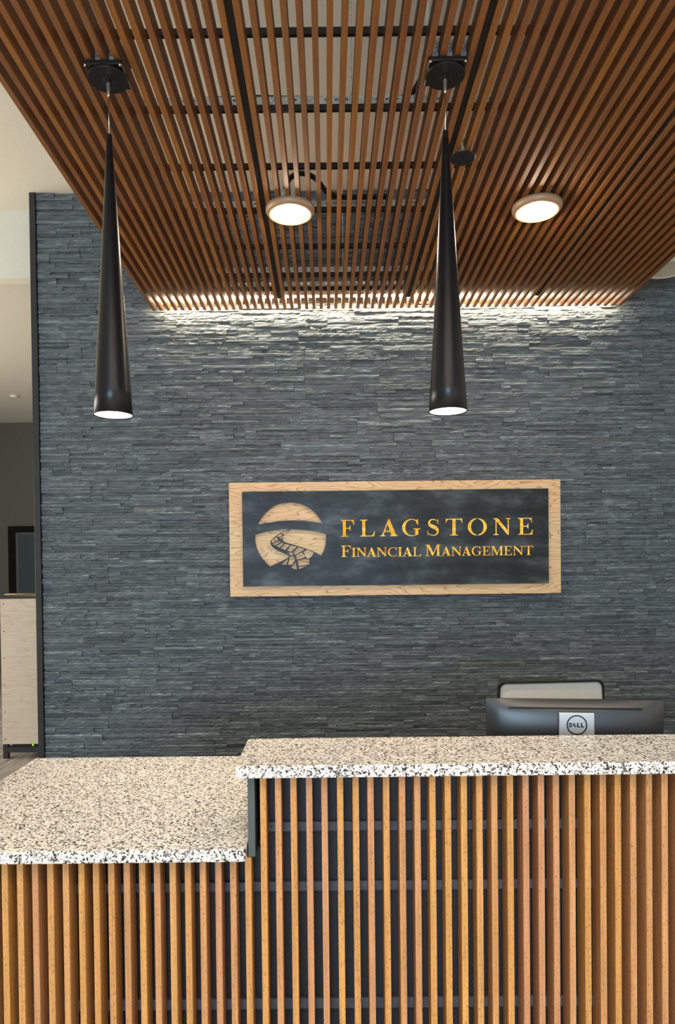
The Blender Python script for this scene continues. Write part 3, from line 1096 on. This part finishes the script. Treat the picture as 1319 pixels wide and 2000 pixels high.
def slab(name, pts, z0, z1, rad, label):
    """stone top with rounded upright corners and eased edges"""
    cx = sum(p[0] for p in pts) / len(pts); cy = sum(p[1] for p in pts) / len(pts)
    bm = bmesh.new()
    vsx = [bm.verts.new((x - cx, y - cy, 0)) for x, y in pts]
    f = bm.faces.new(vsx)
    r = bmesh.ops.extrude_face_region(bm, geom=[f])
    up = [g for g in r['geom'] if isinstance(g, bmesh.types.BMVert)]
    for v in up:
        v.co.z += z1 - z0
    ve = [e for e in bm.edges if abs(e.verts[0].co.z - e.verts[1].co.z) > 1e-4]
    bmesh.ops.bevel(bm, geom=ve, offset=rad, segments=5, affect='EDGES', profile=0.5)
    he = [e for e in bm.edges if abs(e.verts[0].co.z - e.verts[1].co.z) < 1e-5 and len(e.link_faces) == 2 and any(len(q.verts) > 6 for q in e.link_faces)]
    bmesh.ops.bevel(bm, geom=he, offset=0.003, segments=2, affect='EDGES', profile=0.5)
    bmesh.ops.recalc_face_normals(bm, faces=bm.faces)
    o = link(name, bm, M['granite'], None, loc=(cx, cy, z0))
    return tag(o, label, 'countertop')


slab('countertop', [(-0.286, 2.096), (HX1 + 0.03, 2.096), (HX1 + 0.03, 2.45), (-0.286, 2.45)], 1.032, 1.070, 0.012,
     'high speckled granite countertop on the right, in front of the monitor')
slab('countertop', [(-1.345, 2.088), (-0.256, 2.088), (-0.256, 3.175), (-1.345, 3.175)], 0.782, 0.820, 0.014,
     'low deep speckled granite countertop at lower left')

# ---------------------------------------------------------------- desk, monitor, chair
dk = empty('desk', (1.0, 2.80, 0))
tag(dk, 'grey office desk behind the high counter under the monitor', 'desk')
boxobj('desk_top', M['desk'], -1.20, 1.20, -0.34, 0.34, 0.715, 0.74, 0.002, parent=dk)
for x in (-1.15, 1.15):
    for y in (-0.30, 0.30):
        boxobj('leg', M['darkmetal'], x - 0.025, x + 0.025, y - 0.025, y + 0.025, 0.0, 0.7148, 0.002, parent=dk)
boxobj('modesty_panel', M['desk'], -1.12, 1.12, -0.30, -0.285, 0.3, 0.7147, parent=dk)

mo = empty('monitor', (0.935, 2.66, 0.7405), math.radians(-7))
tag(mo, 'black computer monitor seen from behind on a silver stand behind the counter', 'monitor')
MW, MZ0, MZ1 = 0.327, 0.075, 0.418
# shell whose back bulges out towards the middle
bm = bmesh.new()
nx, nz = 24, 14
grid = []
for j in range(nz + 1):
    rowv = []
    for i in range(nx + 1):
        u = -1 + 2 * i / nx; w = -1 + 2 * j / nz
        bul = (1 - abs(u) ** 3.2) * (1 - abs(w) ** 3.2)
        rowv.append(bm.verts.new((u * MW, -0.010 - 0.036 * bul ** 0.55, (MZ0 + MZ1) / 2 + w * (MZ1 - MZ0) / 2)))
    grid.append(rowv)
for j in range(nz):
    for i in range(nx):
        bm.faces.new((grid[j][i], grid[j][i + 1], grid[j + 1][i + 1], grid[j + 1][i]))
link('back_shell', bm, M['plastic'], mo, smooth=True)
boxobj('screen_panel', M['black'], -MW, MW, -0.0098, 0.012, MZ0, MZ1, 0.004, 2, parent=mo)
boxobj('vent_slot', M['black'], -0.245, 0.245, -0.038, -0.029, MZ1 - 0.030, MZ1 - 0.0265, 0.001, parent=mo)
# stand: broad flat neck and a base
st = boxobj('stand', M['silver'], -0.064, 0.064, -0.064, -0.052, 0.014, 0.377, 0.003, 2, parent=mo)
boxobj('neck_mount', M['plastic'], -0.05, 0.05, -0.052, -0.042, 0.16, 0.34, 0.002, parent=mo)
boxobj('base', M['silver'], -0.12, 0.12, -0.12, 0.10, 0.0, 0.0135, 0.004, 2, parent=mo)
# badge: ring and four letters, the E tilted
def circ(cx, cz, r, n=40):
    return [(cx + r * math.cos(2 * math.pi * i / n), cz + r * math.sin(2 * math.pi * i / n)) for i in range(n)]
BZ = 0.332
bd = [circ(0, BZ, 0.0375), circ(0, BZ, 0.0328)]
def bpoly(pts, x, s, rot=0.0, ax=0.31, ay=0.5):
    c, s_ = math.cos(rot), math.sin(rot)
    out = []
    for u, v in pts:
        du, dv = u - ax, v - ay
        out.append((x + (ax + du * c - dv * s_) * s, BZ + (du * s_ + dv * c) * s))
    return out
BL = 0.017
bd.append(bpoly([(0, 0), (0.36, 0), (0.56, 0.1), (0.66, 0.32), (0.66, 0.68), (0.56, 0.9), (0.36, 1), (0, 1)], -0.0285, BL))
bd.append(bpoly([(0.22, 0.2), (0.32, 0.2), (0.42, 0.3), (0.44, 0.5), (0.42, 0.7), (0.32, 0.8), (0.22, 0.8)], -0.0285, BL))
bd.append(bpoly([(0, 0), (0.62, 0), (0.62, 0.21), (0.24, 0.21), (0.24, 0.4), (0.58, 0.4), (0.58, 0.6), (0.24, 0.6), (0.24, 0.79), (0.62, 0.79), (0.62, 1), (0, 1)], -0.0128, 0.0145, math.radians(32)))
bd.append(bpoly([(0, 0), (0.64, 0), (0.64, 0.24), (0.27, 0.24), (0.27, 1), (0, 1)], 0.0008, BL))
bd.append(bpoly([(0, 0), (0.64, 0), (0.64, 0.24), (0.27, 0.24), (0.27, 1), (0, 1)], 0.0145, BL))
o = outline_solid('badge', bd, 0.001, M['black'], mo, (0, -0.0646, 0))
o['label'] = 'black ring badge with maker lettering'

ch = empty('office_chair', (1.115, 3.28, 0), math.radians(4))
tag(ch, 'office chair with pale grey mesh back behind the monitor', 'chair')
def back_outline(inset):
    a = 0.292 - inset; b = 0.268 - inset; t = 1.105 - inset; lo = 0.56 + inset
    pts = []
    for (cx, cz, a0) in ((-b + 0.03, t - 0.03, 180), (b - 0.03, t - 0.03, 90)):
        for i in range(6):
            an = math.radians(a0 - 18 * i)
            pts.append((cx + 0.03 * math.cos(an), cz + 0.03 * math.sin(an)))
    for (cx, cz, a0) in ((a - 0.05, lo + 0.05, 0), (-a + 0.05, lo + 0.05, -90)):
        for i in range(6):
            an = math.radians(a0 - 18 * i)
            pts.append((cx + 0.05 * math.cos(an), cz + 0.05 * math.sin(an)))
    return pts
outline_solid('back_frame', [back_outline(0), back_outline(0.009)], 0.026, M['black'], ch, (0, 0.17, 0))
outline_solid('mesh_back', [back_outline(0.0092)], 0.006, M['mesh'], ch, (0, 0.17, 0))
boxobj('spine', M['black'], -0.03, 0.03, 0.185, 0.215, 0.42, 0.75, 0.005, parent=ch)
boxobj('seat', M['fabric'], -0.26, 0.26, -0.30, 0.17, 0.43, 0.505, 0.025, 4, parent=ch)
for s in (-1, 1):
    bm = bmesh.new()
    box(bm, s * 0.31 - 0.035, s * 0.31 + 0.035, -0.15, 0.10, 0.655, 0.68, 0.008, 2)
    tube(bm, [(s * 0.31, -0.02, 0.656), (s * 0.31, -0.02, 0.45), (s * 0.22, -0.02, 0.425)], 0.014, 8)
    link('armrest', bm, M['black'], ch)
bm = bmesh.new()
lathe(bm, [(0.03, 0.09), (0.03, 0.28), (0.018, 0.282), (0.018, 0.429)], 20, cap0=True, cap1=True)
link('gas_lift', bm, M['black'], ch)
bm = bmesh.new()
for k in range(5):
    a = k * 2 * math.pi / 5 + 0.3
    tube(bm, [(0.02 * math.cos(a), 0.02 * math.sin(a), 0.105), (0.27 * math.cos(a), 0.27 * math.sin(a), 0.075)], [0.026, 0.016], 8)
link('star_base', bm, M['black'], ch)
for k in range(5):
    a = k * 2 * math.pi / 5 + 0.3
    bm = bmesh.new()
    lathe(bm, [(0.018, -0.02), (0.028, -0.016), (0.028, 0.016), (0.018, 0.02)], 18, cap0=True, cap1=True)
    o = link('caster', bm, M['black'], ch)
    o.rotation_euler = (math.radians(90), 0, a)
    o.location = (0.27 * math.cos(a), 0.27 * math.sin(a), 0.028)

# ---------------------------------------------------------------- plywood shelf unit at the left
cx0, cy0 = -2.955, 6.26
cw = empty('plywood_cabinet', (-2.70, 6.50, 0))
tag(cw, 'tall plywood-sided cabinet in a dark metal frame left of the stone wall', 'cabinet')
def kb(name, m, x0, x1, y0, y1, z0, z1, bevel=0.0, seg=1):
    return boxobj(name, m, x0 + 2.70, x1 + 2.70, y0 - 6.50, y1 - 6.50, z0, z1, bevel, seg, parent=cw)
CX0, CX1, CY0, CY1 = -2.965, -2.30, 6.30, 6.80
sp_ = kb('side_panel', M['ply'], CX0 + 0.004, CX1 - 0.004, CY0 - 0.012, CY0, 0.135, 1.452, 0.001)
for x in (CX0, CX1 - 0.045):
    for y in (CY0 + 0.001, CY1 - 0.045):
        kb('leg', M['darkmetal'], x, x + 0.045, y, y + 0.045, 0.0, 1.455, 0.002)
kb('frame_rail', M['darkmetal'], CX0 + 0.0455, CX1 - 0.0455, CY0 + 0.001, CY0 + 0.046, 0.055, 0.105, 0.002)
kb('frame_rail', M['darkmetal'], CX0 - 0.002, CX1 + 0.002, CY0 - 0.014, CY0 + 0.046, 1.4555, 1.475, 0.002)
kb('frame_rail', M['darkmetal'], CX0 - 0.002, CX1 + 0.002, CY1 - 0.046, CY1, 1.4555, 1.475, 0.002)
for x in (CX0 - 0.001, CX1 - 0.024):
    kb('frame_rail', M['darkmetal'], x, x + 0.025, CY0 + 0.0465, CY1 - 0.0465, 1.4555, 1.475, 0.002)
kb('back_board', M['ply_edge'], CX0 + 0.012, CX1 - 0.012, CY0 + 0.052, CY0 + 0.07, 1.4755, 1.497)
kb('frame_rail', M['darkmetal'], CX0, CX1, CY0 + 0.048, CY0 + 0.074, 1.4975, 1.503, 0.001)
kb('frame_rail', M['darkmetal'], CX0 - 0.002, CX0 + 0.0115, CY0 + 0.048, CY0 + 0.074, 1.4755, 1.4973, 0.001)
kb('top_board', M['ply_edge'], CX0 + 0.0245, CX1 - 0.0245, CY0 + 0.047, CY1 - 0.047, 1.448, 1.462)
bm = bmesh.new()
tube(bm, [(CX0 + 2.70 + 0.02, CY0 - 6.5 + 0.038, 1.479), (CX0 + 2.70 + 0.45, CY0 - 6.5 + 0.038, 1.497)], 0.004, 6)
link('diagonal_brace', bm, M['darkmetal'], cw)
kb('bottom_shelf', M['darkmetal'], CX0 + 0.0455, CX1 - 0.0455, CY0 + 0.05, CY1 - 0.05, 0.09, 0.104)
for i in range(6):
    bm = bmesh.new()
    lathe(bm, [(0.005, 0), (0.004, 0.0015)], 10, cap1=True)
    o = link('screw', bm, M['black'], sp_)
    o.rotation_euler = (math.radians(90), 0, 0)
    o.location = (-0.30, -0.0062, 0.61 - i * 0.244)
bm = bmesh.new()
bmesh.ops.create_uvsphere(bm, u_segments=12, v_segments=8, radius=0.008)
o = link('indicator_light', bm, M['green'], cw, True, loc=(0.0, CY0 - 6.5 + 0.02, 0.118))
